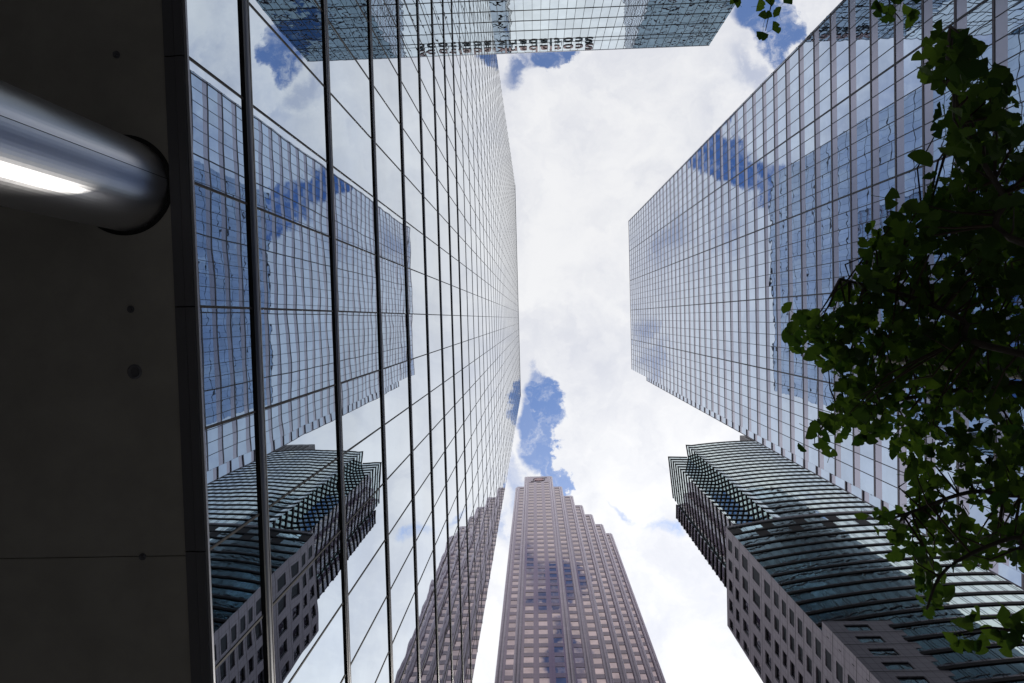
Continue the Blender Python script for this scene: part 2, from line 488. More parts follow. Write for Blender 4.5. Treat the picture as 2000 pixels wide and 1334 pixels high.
# end walls and back in the same glass with their own bars
def end_wall(root, pl, width, z0, z1, gm, bm, pitch, rowh, name='end_wall'):
    us = frange(0, width, pitch) + [width]
    zs = frange(z0, z1, rowh) + [z1]
    mb = MB()
    for a, b in zip(zs[:-1], zs[1:]):
        for c, e in zip(us[:-1], us[1:]):
            pl.slab(mb, c, e, a, b, -0.03, 0.0, (random.gauss(0, .0008), random.gauss(0, .0008)))
    w = mb.build(name, gm, root)
    mb = MB()
    for z in zs[:-1]: pl.slab(mb, 0, width, z - 0.08, z + 0.08, -0.02, 0.10)
    for u in us: pl.slab(mb, u - 0.02, u + 0.02, z0, z1, -0.02, 0.03)
    g = mb.build('wall_grid', bm, w)
end_wall(A, Plane((-36, YA0), (1, 0), (0, -1)), 36 + XA - 0.05, ZS + 0.1, ZA, M['glass_a'], M['bar_a'], 1.54, 4.12)
end_wall(A, Plane((-36, YA1), (1, 0), (0, 1)), 36 + XA - 0.05, ZS + 0.1, ZA, M['glass_a'], M['bar_a'], 1.54, 4.12)
# soffit panels, edge trim, lobby wall
sof = MB()
sj = [-36.2] + [-3.38 - 6.26 * k for k in range(5, 0, -1)] + [-3.38, 2.88] + [2.88 + 6.26 * k for k in range(1, 3)] + [21.3]
sj = [-36.2, -22.16, -9.64, 2.88, 15.4, 21.3]
for a, b in zip(sj[:-1], sj[1:]):
    for x0, x1 in ((-13.0, -4.47), (-22.0, -13.0)):
        sof.box(x0 + 0.006, x1 - 0.006, a + 0.006, b - 0.006, ZS, ZS + 0.05)
so_ = sof.build('soffit', M['soffit'], A)
mb = MB(); mb.box(-36, -4.46, YA0, YA1, ZS + 0.052, ZS + 0.075); mb.build('soffit_backing', M['joint'], so_)
fj = [YA0] + [-0.26 + 3.08 * k for k in range(-11, 7)] + [YA1]
mb = MB()
for a, b in zip(fj[:-1], fj[1:]):
    mb.box(-4.465, -4.335, a + 0.008, b - 0.008, ZS - 0.02, ZS + 0.05)
    mb.box(-4.325, -4.215, a + 0.008, b - 0.008, ZS - 0.035, ZS + 0.05)
mb.build('edge_trim', M['frame_dark'], A)
mb = MB(); mb.box(-4.213, XA + 0.012, YA0, YA1, ZS - 0.01, ZS + 0.035); mb.build('pale_trim', M['trim_light'], A)
def disc(mb, x, y, z0, z1, r, n=20):
    mb.tube([(x, y, z0), (x, y, z1)], [r, r], n)
for (rx, ry, r) in ((-.6041, -.4043, .045), (-.600, -.0295, .045), (-.5991, .3435, .045)):
    mb = MB(); disc(mb, rx * ZS, ry * ZS, ZS - 0.012, ZS - 0.002, r); disc(mb, rx * ZS, ry * ZS, ZS - 0.045, ZS - 0.011, r * .55)
    mb.build('sprinkler_head', M['frame_dark'], so_)
mb = MB()
cx_, cy_ = -.5988 * ZS, .0639 * ZS
nn = 28
for k in range(nn):
    a0, a1 = 2 * math.pi * k / nn, 2 * math.pi * (k + 1) / nn
    for (ra, rb, za, zb) in ((.095, .075, ZS - .001, ZS - .02), (.075, .055, ZS - .02, ZS - .012), (.055, .05, ZS - .012, ZS - .0015)):
        mb.quad((cx_ + ra * math.cos(a0), cy_ + ra * math.sin(a0), za), (cx_ + ra * math.cos(a1), cy_ + ra * math.sin(a1), za),
                (cx_ + rb * math.cos(a1), cy_ + rb * math.sin(a1), zb), (cx_ + rb * math.cos(a0), cy_ + rb * math.sin(a0), zb))
disc(mb, cx_, cy_, ZS - .006, ZS - .0025, .05)
mb.build('recessed_light', M['frame_dark'], so_)
end_wall(A, Plane((-22, YA0), (0, 1), (1, 0)), YA1 - YA0, -1.6, ZS, M['glass_dark'], M['bar_a'], 3.08, 3.3, 'lobby_wall')

# brushed steel column
cxc, cyc, rc = -5.05, -1.79, 0.568
Cc = thing('steel_column', 'round brushed stainless steel column meeting the dark soffit at left', 'column', None, (cxc, cyc, -1.6))
for a0, a1 in ((-5.0, 174.6), (175.4, 354.2)):
    mb = MB(); N = 48
    for k in range(N):
        t0 = math.radians(a0 + (a1 - a0) * k / N); t1 = math.radians(a0 + (a1 - a0) * (k + 1) / N)
        def cp(t, z, r=rc): return (cxc + r * math.cos(t), cyc + r * math.sin(t), z)
        mb.quad(cp(t0, -1.6), cp(t1, -1.6), cp(t1, ZS), cp(t0, ZS))
    o = mb.build('column_shell', M['steel'], Cc, True)
mb = MB(); mb.tube([(cxc, cyc, -1.59), (cxc, cyc, ZS - .002)], [rc - .012] * 2, 48); mb.build('column_core', M['joint'], Cc, True)
def annulus(name, r0, r1, z0, z1, m, parent, n=64):
    mb = MB()
    for k in range(n):
        t0 = 2 * math.pi * k / n; t1 = 2 * math.pi * (k + 1) / n
        def cp(t, r, z): return (cxc + r * math.cos(t), cyc + r * math.sin(t), z)
        mb.quad(cp(t0, r0, z0), cp(t0, r1, z0), cp(t1, r1, z0), cp(t1, r0, z0))
        mb.quad(cp(t0, r1, z0), cp(t0, r1, z1), cp(t1, r1, z1), cp(t1, r1, z0))
    return mb.build(name, m, parent)
annulus('shadow_gap_ring', rc + .002, rc + .055, ZS - .006, ZS, M['joint'], Cc)  # flat black ring: the shade of the open gap round the column, as colour
annulus('base_ring', rc + .002, rc + .06, -1.5, -1.6, M['steel'], Cc)

# ------------------------------------------------------------------ broad glass tower (right)
XB = 30.07; ZB = 213.6; YB0, YB1 = -29.35, 16.75; XW = 34.7; YW = 20.45
B = thing('lavender_tower', 'broad blue-silver glass tower at right with pale lavender strips and thin grid', 'office tower', None, (50, 0, -1.6))
mb = MB(); mb.box(XB + .06, 72.5, YB0 + .06, YB1 - .06, -1.6, ZB - .1); mb.box(XW + .06, 72.5, YB1, YW - .06, -1.6, ZB - .1)
mb.build('building_core', M['core'], B)
flB = [ZB - 4.0 * k for k in range(53)]          # floor lines, top to bottom
flB = [z for z in flB if z > 1.0]
PITCH = 9.135 / 6
vB = [-1.71 + PITCH * k for k in range(-18, 13)]
vB = [y for y in vB if YB0 + .2 < y < YB1 - .2]
def tower_b_face(pl, u0, u1, us, lim):
    us = [u0] + us + [u1]
    # below each floor line a lavender strip, then the clear pane
    rows_s = [(z - 1.30, z - .10) for z in flB]
    rows_g = [(max(-1.6, z - 4.0 + .10), z - 1.30) for z in flB]
    panes(pl, us, rows_g, M['glass_b'], B, 'window_pane', tilt=0.0012, limit=lim)
    panes(pl, us, rows_s, M['span_b'], B, 'spandrel_panel', tilt=0.0008, limit=lim, rest='spandrel_panel')
    return us
plB = Plane((XB, 0), (0, 1), (-1, 0))
tower_b_face(plB, YB0, YB1, vB, 86)
for z in flB:
    mb = MB(); plB.slab(mb, YB0 - .02, YB1 + .02, z - .11, z + .11, -.02, .03); o = mb.build('mullion', M['bar_b'], B)
    mb = MB(); plB.slab(mb, YB0, YB1, z - .14, z - .112, -.02, .02); plB.slab(mb, YB0, YB1, z + .112, z + .14, -.02, .02)
    mb.build('gasket', M['bar_b_dark'], o)
for y in vB:
    k = round((y + 1.71) / PITCH)
    h = .075 if k % 6 == 0 else .036
    mb = MB(); plB.slab(mb, y - h, y + h, 0, ZB, -.02, .05 if k % 6 == 0 else .02)
    mb.build('glazing_bar', M['bar_b_dark'], B)
plW = Plane((XW, 0), (0, 1), (-1, 0))
tower_b_face(plW, YB1, YW, [YB1 + 1.85], 14)
mb = MB()
for z in flB: plW.slab(mb, YB1, YW + .02, z - .12, z + .12, -.02, .10)
plW.slab(mb, YW - 1.9, YW - 1.86, 0, ZB, -.02, .03); plW.slab(mb, YW - .05, YW + .03, 0, ZB, -.02, .05)
mb.build('wing_mullions', M['bar_b'], B)
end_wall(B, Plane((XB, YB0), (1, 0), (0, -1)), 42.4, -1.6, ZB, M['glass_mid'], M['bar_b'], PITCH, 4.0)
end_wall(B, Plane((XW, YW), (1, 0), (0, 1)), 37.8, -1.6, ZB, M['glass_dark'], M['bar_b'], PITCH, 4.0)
end_wall(B, Plane((XB + .05, YB1), (1, 0), (0, 1)), XW - XB - .1, -1.6, ZB, M['glass_b'], M['bar_b'], 1.5, 4.0)
mb = MB(); mb.box(XB - .02, 72.5, YB0 - .02, YB1 + .02, ZB, ZB + .4); mb.box(XW - .02, 72.5, YB1 + .02, YW + .03, ZB, ZB + .38); mb.build('roof', M['roof'], B)

# ------------------------------------------------------------------ glass slab with rooftop lettering (top)
YC = -53.0; ZC = 138.0; XC0, XC1 = -70.0, 36.0
C = thing('signed_tower', 'pale glass tower across the top of the picture with bank lettering along its roofline', 'office tower', None, (-17, -66, -1.6))
mb = MB(); mb.box(XC0, XC1 - .06, YC - 30, YC - .06, -1.6, ZC - .1); mb.build('building_core', M['core'], C)
plC = Plane((0, YC), (1, 0), (0, 1))
vC = [x for x in [1.05 + 1.5 * k for k in range(-48, 24)] if XC0 + .2 < x < XC1 - .2]
flC = [131.9 - 4.17 * k for k in range(32)]
flC = [z for z in flC if z > 1]
rowsC = [(133.55, ZC), (131.9, 133.55)] + [(max(-1.6, z - 4.17), z) for z in flC]
panes(plC, [XC0] + vC + [XC1], rowsC, M['glass_c'], C, tilt=0.0022)
for z in flC:
    mb = MB(); plC.slab(mb, XC0, XC1 + .02, z - .10, z + .10, -.02, .04); mb.build('mullion', M['bar_thin'], C)
for x in vC:
    mb = MB(); plC.slab(mb, x - .03, x + .03, 0, ZC, -.02, .05); mb.build('glazing_bar', M['bar_thin'], C)
mb = MB(); plC.slab(mb, XC0, XC1, 133.5, 133.6, -.02, .03); mb.build('parapet_rail', M['bar_thin'], C)
mb = MB(); mb.box(XC0, XC1 + .03, YC - 30, YC + .03, ZC, ZC + .3); mb.build('roof', M['trim_light'], C)
end_wall(C, Plane((XC1, YC - 30), (0, 1), (1, 0)), 29.95, -1.6, ZC, M['glass_c'], M['bar_a'], 1.5, 4.17)

# lettering: each letter a solid of its own, standing off the parapet glass
SG = thing('rooftop_sign', 'large red bank name lettering with black edges fixed along the roofline of the top tower', 'sign', None, (0, YC, 134))
word = 'Scotiabank'
xs_end, xs_start = -5.7, 12.8
def letter_mesh(ch):
    cu = bpy.data.curves.new('letter', 'FONT'); cu.body = ch; cu.size = 1.0; cu.extrude = 0.03; cu.offset = 0.004
    ob = bpy.data.objects.new('letter', cu); COL.objects.link(ob)
    dg = bpy.context.evaluated_depsgraph_get(); dg.update()
    me = bpy.data.meshes.new_from_object(ob.evaluated_get(dg))
    bpy.data.objects.remove(ob)
    return me
bpy.context.view_layer.update()
ms = [letter_mesh(c) for c in word]
wid = [max(v.co.x for v in m_.vertices) - min(v.co.x for v in m_.vertices) for m_ in ms]
tot = sum(wid) + 0.10 * (len(word) - 1)
sx = (xs_start - xs_end) / tot
sz = 4.0
cur = xs_start
for ch, me, wd in zip(word, ms, wid):
    mn = min(v.co.x for v in me.vertices)
    for v in me.vertices:
        x, y, z = v.co
        v.co = (cur - (x - mn) * sx, YC + 0.62 + z * 4.0, 133.35 + y * sz)
    me.materials.clear(); me.materials.append(M['letter']); me.materials.append(M['letter_side']); me.materials.append(M['letter_back'])
    me.update()
    for pl_ in me.polygons:
        pl_.material_index = 1 if abs(pl_.normal.y) < 0.6 else (0 if sum(me.vertices[q_].co.y for q_ in pl_.vertices) / len(pl_.vertices) > YC + .62 else 2)
    o = bpy.data.objects.new('letter', me); COL.objects.link(o); o.parent = SG
    o.matrix_parent_inverse = Matrix.Translation(-Vector(SG.location))
    cur -= (wd + 0.10) * sx
mb = MB()
for x in frange(xs_end + 1, xs_start, 1.9): mb.box(x - .05, x + .05, YC - .02, YC + .5, 134.0, 134.1)
mb.build('bracket', M['letter_side'], SG)

# ------------------------------------------------------------------ stepped granite tower (bottom centre)
D = thing('granite_tower', 'rose granite skyscraper with stepped top and pinkish windows at bottom centre', 'skyscraper', None, (12, 110, -1.6))
FD = 5.0
#        x0, x1, y, top, windows (x from, x to), pale pier on the right edge (x0, x1)
BAYS = [(-10.5, -6.3, 84.2, 339.5, [(-9.1, -6.85)]),
        (-6.3, 7.1, 84.0, 360.0, [(-4.7, -2.3), (-.9, 1.5), (2.95, 5.3)]),
        (7.1, 11.5, 85.0, 341.6, [(8.0, 10.3)]),
        (11.5, 16.2, 86.5, 329.0, [(12.7, 15.0)]),
        (16.2, 20.3, 89.2, 322.0, [(17.1, 19.2)]),
        (20.3, 24.5, 92.5, 318.0, [(21.2, 23.4)]),
        (24.5, 28.9, 96.0, 314.0, [(25.5, 27.8)]),
        (28.9, 32.9, 100.0, 313.0, [(29.8, 31.9)])]
wins = []; sps = []
gran = MB(); spn = MB()
roofm = MB()
for bi, (x0, x1, y, top, ws) in enumerate(BAYS):
    pl = Plane((0, y), (1, 0), (0, -1))
    zt = top - (13.0 if bi == 1 else 3.0)
    floors = frange(350.0 - FD * 70 - 1.6 + 0.6, zt - FD + .01, FD)
    floors = [zt - FD * (k + 1) for k in range(int((zt - 2) / FD))]
    xs = [x0] + [v for w in ws for v in w] + [x1]
    for k in range(0, len(xs), 2):                      # piers between the window columns
        pl.slab(gran, xs[k], xs[k + 1], -1.6, top, -1.5, 0.0)
    for (a, b) in ws:
        pl.slab(gran, a, b, zt - .05, top, -1.5, 0.0)
        pl.slab(gran, a, b, -1.6, floors[-1], -1.5, 0.0)
        for z in floors:
            sps.append((pl, a, b, z, z + 2.05))
            wins.append((pl, a, b, z + 2.05, z + FD))
    roofm.box(x0, x1, y + 1.5, y + 60, top - .6, top - .1)
gran.build('granite_wall', M['granite_d'], D)
sps.sort(key=lambda w: -seen_area(*w))
for w in sps[:100]:
    mb = MB(); w[0].slab(mb, *w[1:], -1.5, -.06); mb.build('spandrel', M['span_d'], D)
for w in sps[100:]: w[0].slab(spn, *w[1:], -1.5, -.06)
stuff(spn.build('spandrel', M['span_d'], D))
L = sorted(wins, key=lambda w: -seen_area(*w))
for (pl, a, b, z0, z1) in L[:100]:
    mb = MB(); pl.slab(mb, a, b, z0, z1, -.4, -.13, (random.gauss(0, .001), random.gauss(0, .002))); mb.build('window', M['win_d'], D)
mb = MB()
for (pl, a, b, z0, z1) in L[100:]:
    pl.slab(mb, a, b, z0, z1, -.4, -.13, (random.gauss(0, .001), random.gauss(0, .002)))
stuff(mb.build('window', M['win_d'], D))
roofm.build('roof', M['roof'], D)
# rounded double piers on the exposed corners
def pier(x, y, top, r=.55):
    mb = MB()
    for dx_ in (-.42, .42):
        mb.tube([(x + dx_, y, -1.6), (x + dx_, y, top - 2.2), (x + dx_ * .6, y + .3, top - .4), (x + dx_ * .3, y + .6, top)], [.46, .46, .40, .28], 12)
    mb.build('corner_pier', M['pier_d'], D, True)
pier(-10.5, 84.5, 339.3); pier(-6.3, 84.0, 359.8); pier(6.6, 84.0, 359.8)
for (x0, x1, y, top, ws) in BAYS[2:]:
    pier(x1 - .45, y, top - .2)
mb = MB()
mb.box(-10.4, 11.0, 86.0, 140, -1.6, 330); mb.box(7, 32.4, 101.8, 140, -1.6, 312)
for (x0, x1, y, top, ws) in BAYS: mb.box(x0 + .05, x1 - .05, y + 1.52, y + 30, -1.6, top - .7)
mb.build('building_core', M['granite_d'], D)
# emblem on the blank top of the main face: a disc between two sweeping strokes
EM = thing('wall_emblem', 'dark red emblem of a disc between two strokes on the top of the granite tower', 'sign', None, (0.6, 83.8, 352))
def ribbon2d(name, pts, wd, m, y0, y1):
    mb = MB()
    Lp, Rp = [], []
    for k, (x, z) in enumerate(pts):
        a = Vector(pts[max(0, k - 1)]); b = Vector(pts[min(len(pts) - 1, k + 1)])
        t_ = (b - a).normalized(); n_ = Vector((-t_.y, t_.x))
        wk = wd[k] / 2
        Lp.append((x + n_.x * wk, z + n_.y * wk)); Rp.append((x - n_.x * wk, z - n_.y * wk))
    for k in range(len(pts) - 1):
        q_ = [Lp[k], Rp[k], Rp[k + 1], Lp[k + 1]]
        mb.hexa([(c[0], y1, c[1]) for c in q_] + [(c[0], y0, c[1]) for c in q_])
    return mb.build(name, m, EM)
zc_ = 352.8; xc_ = .4
arc = [(xc_ + 3.0 * math.cos(math.radians(t_)), zc_ + 3.3 * math.sin(math.radians(t_))) for t_ in range(200, 61, -14)]
up_ = arc + [(xc_ + 2.6, zc_ + 3.25), (xc_ + 4.1, zc_ + 3.9)]
ribbon2d('emblem_stroke', up_, [.34] * len(arc) + [.6, .4], M['letter_side'], 83.83, 83.95)
ribbon2d('emblem_stroke', [(2 * xc_ - x, 2 * zc_ - z) for (x, z) in up_], [.34] * len(arc) + [.6, .4], M['letter_side'], 83.83, 83.95)
mb = MB(); n = 32
pts = [(xc_ + 2.35 * math.cos(2 * math.pi * k / n), zc_ + 2.6 * math.sin(2 * math.pi * k / n)) for k in range(n)]
for k in range(n):
    a, b = pts[k], pts[(k + 1) % n]
    mb.f.append((len(mb.v), len(mb.v) + 1, len(mb.v) + 2)); mb.v += [(xc_, 83.80, zc_), (b[0], 83.80, b[1]), (a[0], 83.80, a[1])]
    mb.quad((a[0], 83.80, a[1]), (b[0], 83.80, b[1]), (b[0], 83.95, b[1]), (a[0], 83.95, a[1]))
mb.build('emblem_disc', M['emblem'], EM)

# ------------------------------------------------------------------ curved banded tower on a granite base (bottom right)
E = thing('curved_tower', 'dark banded tower with bowed teal glass front and mauve granite side at lower right', 'office tower', None, (60, 60, -1.6))
ZT = 131.7; ZM = 207.0; ZL = 209.0; ZLL = 202.0
def bow(x): return 38.7 + (x - 64.0) ** 2 / 300.0
def bowpath(xa, xb, n=28):
    return [(xa + (xb - xa) * k / n, bow(xa + (xb - xa) * k / n)) for k in range(n + 1)]
lower = bowpath(36.0, 92.0)
main = [(45.6, 43.7), (45.0, 39.6)] + bowpath(46.6, 92.0, 24)
left = [(41.2, 56.2), (40.0, 43.5), (45.6, 43.7)]
wing = [(40.7, 60.4), (40.8, 56.3)]
def offs(path, w):
    o = []
    for k, p_ in enumerate(path):
        ns_ = []
        if k > 0: a = Vector(p_) - Vector(path[k - 1]); ns_.append(Vector((a.y, -a.x)).normalized())
        if k < len(path) - 1: a = Vector(path[k + 1]) - Vector(p_); ns_.append(Vector((a.y, -a.x)).normalized())
        n_ = sum(ns_, Vector((0, 0))).normalized()
        c = max(.35, n_.dot(ns_[0]))
        o.append((p_[0] + n_.x * w / c, p_[1] + n_.y * w / c))
    return o
def ring(mb, path, z0, z1, w0, w1):
    A_ = offs(path, w0); B_ = offs(path, w1)
    for k in range(len(path) - 1):
        a0, a1, b0, b1 = A_[k], A_[k + 1], B_[k], B_[k + 1]
        mb.hexa([(a0[0], a0[1], z0), (b0[0], b0[1], z0), (b1[0], b1[1], z0), (a1[0], a1[1], z0),
                 (a0[0], a0[1], z1), (b0[0], b0[1], z1), (b1[0], b1[1], z1), (a1[0], a1[1], z1)])
def bars(mb, path, z0, z1, step, pair=.38, skip=0):
    # thin uprights at even steps along the path
    acc = 0.0; nxt = step * .5
    for k in range(len(path) - 1):
        a, b = Vector(path[k]), Vector(path[k + 1]); Ls = (b - a).length
        if Ls < 1e-6: continue
        t_ = (b - a) / Ls; n_ = Vector((t_.y, -t_.x))
        while nxt < acc + Ls:
            for e in ((0.0, pair) if pair > .1 else (0.0,)):
                c = a + t_ * (nxt - acc + e)
                P = [c - t_ * .018 - n_ * .02, c + t_ * .018 - n_ * .02, c + t_ * .018 + n_ * .03, c - t_ * .018 + n_ * .03]
                mb.hexa([(q_.x, q_.y, z0) for q_ in (P[0], P[3], P[2], P[1])] + [(q_.x, q_.y, z1) for q_ in (P[0], P[3], P[2], P[1])])
            nxt += step
        acc += Ls
FE = 3.42
def banded(path, ztop, zbot, louvres=0, step=1.75, pair=.38, proud=.13):
    z = ztop; k = 0
    while z - FE > zbot - .5:
        zb_ = z - FE
        mb = MB(); ring(mb, path, z - .62, z, -.1, proud); mb.build('floor_band', M['band_e'], E)
        mb = MB(); ring(mb, path, zb_, zb_ + .5, -.1, 0.0); mb.build('spandrel', M['span_e'], E)
        mb = MB(); ring(mb, path, zb_ + .5, z - .62, -.1, 0.0); wb = mb.build('window_band', M['glass_e'], E)
        mb = MB(); bars(mb, path, zb_, z - .62, step, pair)
        if pair > .1:
            mb.build('glazing_bars', M['band_e'], wb)
        else:
            for q_ in range(0, len(mb.v), 8):
                b1 = MB(); b1.hexa(mb.v[q_:q_ + 8]); b1.build('glazing_bar', M['band_e'], wb)
        if k < louvres:
            for j in range(len(path) - 1):
                if (j + k) % 3 == 0:
                    mb = MB(); ring(mb, path[j:j + 2], zb_ + .02, z - .64, -.05, .06)
                    mb.build('louvre_panel', M['louvre_e'], E)
        z = zb_; k += 1
banded(main, ZM, ZT, louvres=0)
banded(left, ZL, ZT, step=2.9, pair=.05, proud=.15)
banded(wing, ZLL, ZT, step=4.2, pair=.05, proud=.2)
banded(lower, ZT - .9, 0.0, louvres=2)
mb = MB()
def prism(mb, poly, z0, z1):
    i = len(mb.v); n = len(poly)
    mb.v += [(x, y, z0) for x, y in poly] + [(x, y, z1) for x, y in poly]
    for k in range(n): mb.f.append((i + k, i + (k + 1) % n, i + n + (k + 1) % n, i + n + k))
    mb.f.append(tuple(i + k for k in reversed(range(n)))); mb.f.append(tuple(i + n + k for k in range(n)))
def inset(path): return offs(path, -.12)
prism(mb, inset(main) + [(91.8, 62), (45.3, 62)], ZT, ZM - .4)
prism(mb, inset(left) + [(46, 56.1)], ZT, ZL - .4)
prism(mb, inset(wing) + [(46, 56.4), (46, 60.3)], ZT, ZLL - .4)
prism(mb, inset(lower) + [(91.8, 60.5), (36.7, 60.5)], -1.6, ZT - .95)
mb.build('building_core', M['core'], E)
mb = MB(); ring(mb, lower, ZT - .9, ZT, -.6, .15); mb.build('terrace_edge', M['granite_e'], E)
mb = MB(); prism(mb, inset(lower) + [(91.8, 60.4), (36.8, 60.4)], ZT - .35, ZT - .25); mb.build('terrace', M['roof'], E)
# penthouse with slots
mb = MB(); mb.box(69.7, 88, 42.2, 52, ZM - .4, 236); ph = mb.build('penthouse', M['pent'], E)
mb = MB()
for k in range(8):
    mb = MB(); mb.box(70.6 + 2.1 * k, 71.8 + 2.1 * k, 42.05, 42.25, ZM + 2, 233); mb.build('penthouse_louvre', M['louvre_e'], ph)
# granite side wall: stone with real window openings
def wall_with_openings(mb, pl, u0, u1, v0, v1, ops, depth):
    us = sorted(set([u0, u1] + [o[0] for o in ops] + [o[1] for o in ops]))
    vs = sorted(set([v0, v1] + [o[2] for o in ops] + [o[3] for o in ops]))
    flip = pl.t.cross(Vector((0, 0, 1))).dot(pl.n) < 0
    def fc(a, b, c, d_):
        if flip: mb.quad(a, d_, c, b)
        else: mb.quad(a, b, c, d_)
    byv = {}
    for o in ops: byv.setdefault((round(o[2], 4), round(o[3], 4)), []).append(o)
    for i in range(len(vs) - 1):
        va, vb = vs[i], vs[i + 1]
        row = [o for o in ops if o[2] < (va + vb) / 2 < o[3]]
        x = u0
        for o in sorted(row):
            if o[0] > x: fc(pl.P(x, va), pl.P(o[0], va), pl.P(o[0], vb), pl.P(x, vb))
            x = o[1]
        if x < u1: fc(pl.P(x, va), pl.P(u1, va), pl.P(u1, vb), pl.P(x, vb))
    for (a, b, c, e) in ops:
        fc(pl.P(a, c), pl.P(b, c), pl.P(b, c, -depth), pl.P(a, c, -depth))
        fc(pl.P(a, e, -depth), pl.P(b, e, -depth), pl.P(b, e), pl.P(a, e))
        fc(pl.P(a, c, -depth), pl.P(a, e, -depth), pl.P(a, e), pl.P(a, c))
        fc(pl.P(b, c), pl.P(b, e), pl.P(b, e, -depth), pl.P(b, c, -depth))
joints = [131.7, 127.3, 123.3, 117.8, 111.4, 106.6, 103.0, 100.0, 96.9, 93.9, 90.8, 87.8]
while joints[-1] > 3: joints.append(joints[-1] - 3.13)
plG = Plane((36.0, 0), (0, 1), (-1, 0))
plF = Plane((0, 39.95), (1, 0), (0, -1))
ops_s, ops_f = [], []
for zt, zb_ in zip(joints[:-1], joints[1:]):
    h = zt - zb_
    y = 43.0
    while y < 59.5:
        ops_s.append((y, min(y + 2.25, 60.3), zb_ + .12 * h, zb_ + .70 * h)); y += 3.85
for zt, zb_ in zip(joints[11:-1], joints[12:]):
    h = zt - zb_; x = 38.2; k = 0
    while x < 53.5:
        ops_f.append((x, x + (3.1 if k % 2 == 0 else 2.3), zb_ + .12 * h, zb_ + .66 * h)); x += 5.6; k += 1
mb = MB(); wall_with_openings(mb, plG, 41.25, 60.7, -1.6, ZT, [o for o in ops_s], .35)
plGb = Plane((36.0, 0), (0, 1), (-1, 0))
gw = mb.build('granite_wall', M['granite_e'], E)
mb = MB(); wall_with_openings(mb, plF, 36.0, 54.2, -1.6, 87.8, ops_f, .24)
mb.quad((36, 41.25, -1.6), (36, 39.95, -1.6), (36, 39.95, 87.8), (36, 41.25, 87.8))
mb.quad((36, 39.95, 87.8), (54.2, 39.95, 87.8), (54.2, 41.4, 87.8), (36, 41.4, 87.8))
gf = mb.build('granite_wall', M['granite_e'], E)
mb = MB()
for z in joints[:-1]:
    plG.slab(mb, 41.26, 60.7, z - .07, z, -.04, .012)
    if z < 87.9:
        plF.slab(mb, 36.0, 54.2, z - .07, z, -.04, .012)
        plG.slab(mb, 39.94, 41.25, z - .07, z, -.04, .012)
for y in (): pass
mb.build('wall_joints', M['joint'], E)
mb = MB(); mb.box(36.0, 37.0, 41.3, 60.7, ZT - .02, ZT + .25); mb.build('parapet', M['granite_e'], E)
allw = [(plG, *o, .3) for o in ops_s] + [(plF, *o, .20) for o in ops_f]
allw.sort(key=lambda w: -seen_area(*w[:5]))
def window(w, parent, mbs=None):
    pl, a, b, c, e, dp = w
    mb = MB() if mbs is None else mbs[0]
    pl.slab(mb, a, b, c, e, -dp - .1, -dp)
    fr = MB() if mbs is None else mbs[1]
    mid = a + (b - a) * .62
    for (u0, u1, v0, v1) in ((a, b, c, c + .07), (a, b, e - .07, e), (a, a + .07, c, e), (b - .07, b, c, e), (mid - .03, mid + .03, c, e)):
        pl.slab(fr, u0, u1, v0, v1, -dp, -dp + .06)
    if mbs is None:
        o = mb.build('window', M['win_e'] if pl is plG else M['glass_e'], parent)
        fr.build('window_frame', M['band_e'], o)
for w in allw[:100]: window(w, E)
r1, r2 = MB(), MB()
for w in allw[100:]: window(w, E, (r1, r2))
o = stuff(r1.build('window', M['win_e'], E)); r2.build('window_frame', M['band_e'], o)

# ------------------------------------------------------------------ ginkgo tree (right)
TR = thing('ginkgo_tree', 'ginkgo tree with fan-shaped dark green leaves hanging in from the right edge', 'tree', None, (3.6, 0.5, -1.6))
mb = MB()
mb.tube([(3.6, .5, -1.6), (3.62, .5, 0), (3.58, .52, 1.6), (3.62, .5, 3.2), (3.55, .46, 5.0), (3.5, .5, 7.0)], [.19, .16, .145, .12, .085, .04], 12)
mb.build('trunk', M['bark'], TR, True)
def curve(pts, n=5):
    out_ = []
    P = [Vector(p_) for p_ in pts]
    for k in range(len(P) - 1):
        p0 = P[max(0, k - 1)]; p1 = P[k]; p2 = P[k + 1]; p3 = P[min(len(P) - 1, k + 2)]
        for j in range(n):
            t_ = j / n
            out_.append(.5 * ((2 * p1) + (-p0 + p2) * t_ + (2 * p0 - 5 * p1 + 4 * p2 - p3) * t_ ** 2 + (-p0 + 3 * p1 - 3 * p2 + p3) * t_ ** 3))
    out_.append(P[-1])
    return out_
def branch(pts, r0, r1, name='branch', m='bark'):
    c = curve(pts); r0 *= .62
    mb = MB(); n = len(c)
    mb.tube(c, [r0 + (r1 - r0) * k / (n - 1) for k in range(n)], 7)
    mb.build(name, M[m], TR, True)
    return c
BR = []
def B_(z0, pix, r0, r1):            # from the trunk at height z0 through points (px, py, height)
    BR.append(branch([(3.58, .5, z0)] + [tuple(at(*q_)) for q_ in pix], r0 * .85, r1))
B_(2.2, [(1990, 690, 2.9), (1880, 625, 3.05), (1780, 580, 3.15), (1640, 545, 3.3)], .035, .006)
B_(2.6, [(2010, 752, 3.3), (1930, 760, 3.4), (1850, 765, 3.5), (1720, 790, 3.6), (1610, 830, 3.65)], .040, .006)
B_(2.0, [(2060, 500, 2.5), (1960, 380, 2.5), (1880, 240, 2.4), (1850, 110, 2.3)], .03, .005)
B_(3.0, [(2050, 960, 3.4), (1900, 960, 3.5), (1780, 1000, 3.6), (1720, 1020, 3.6)], .03, .005)
B_(2.6, [(2080, 1060, 3.0), (1980, 1050, 3.0), (1850, 1110, 3.05), (1810, 1190, 3.1)], .026, .005)
B_(2.0, [(2120, 1230, 2.6), (1990, 1232, 2.75), (1930, 1226, 2.8), (1860, 1240, 2.8)], .016, .003)
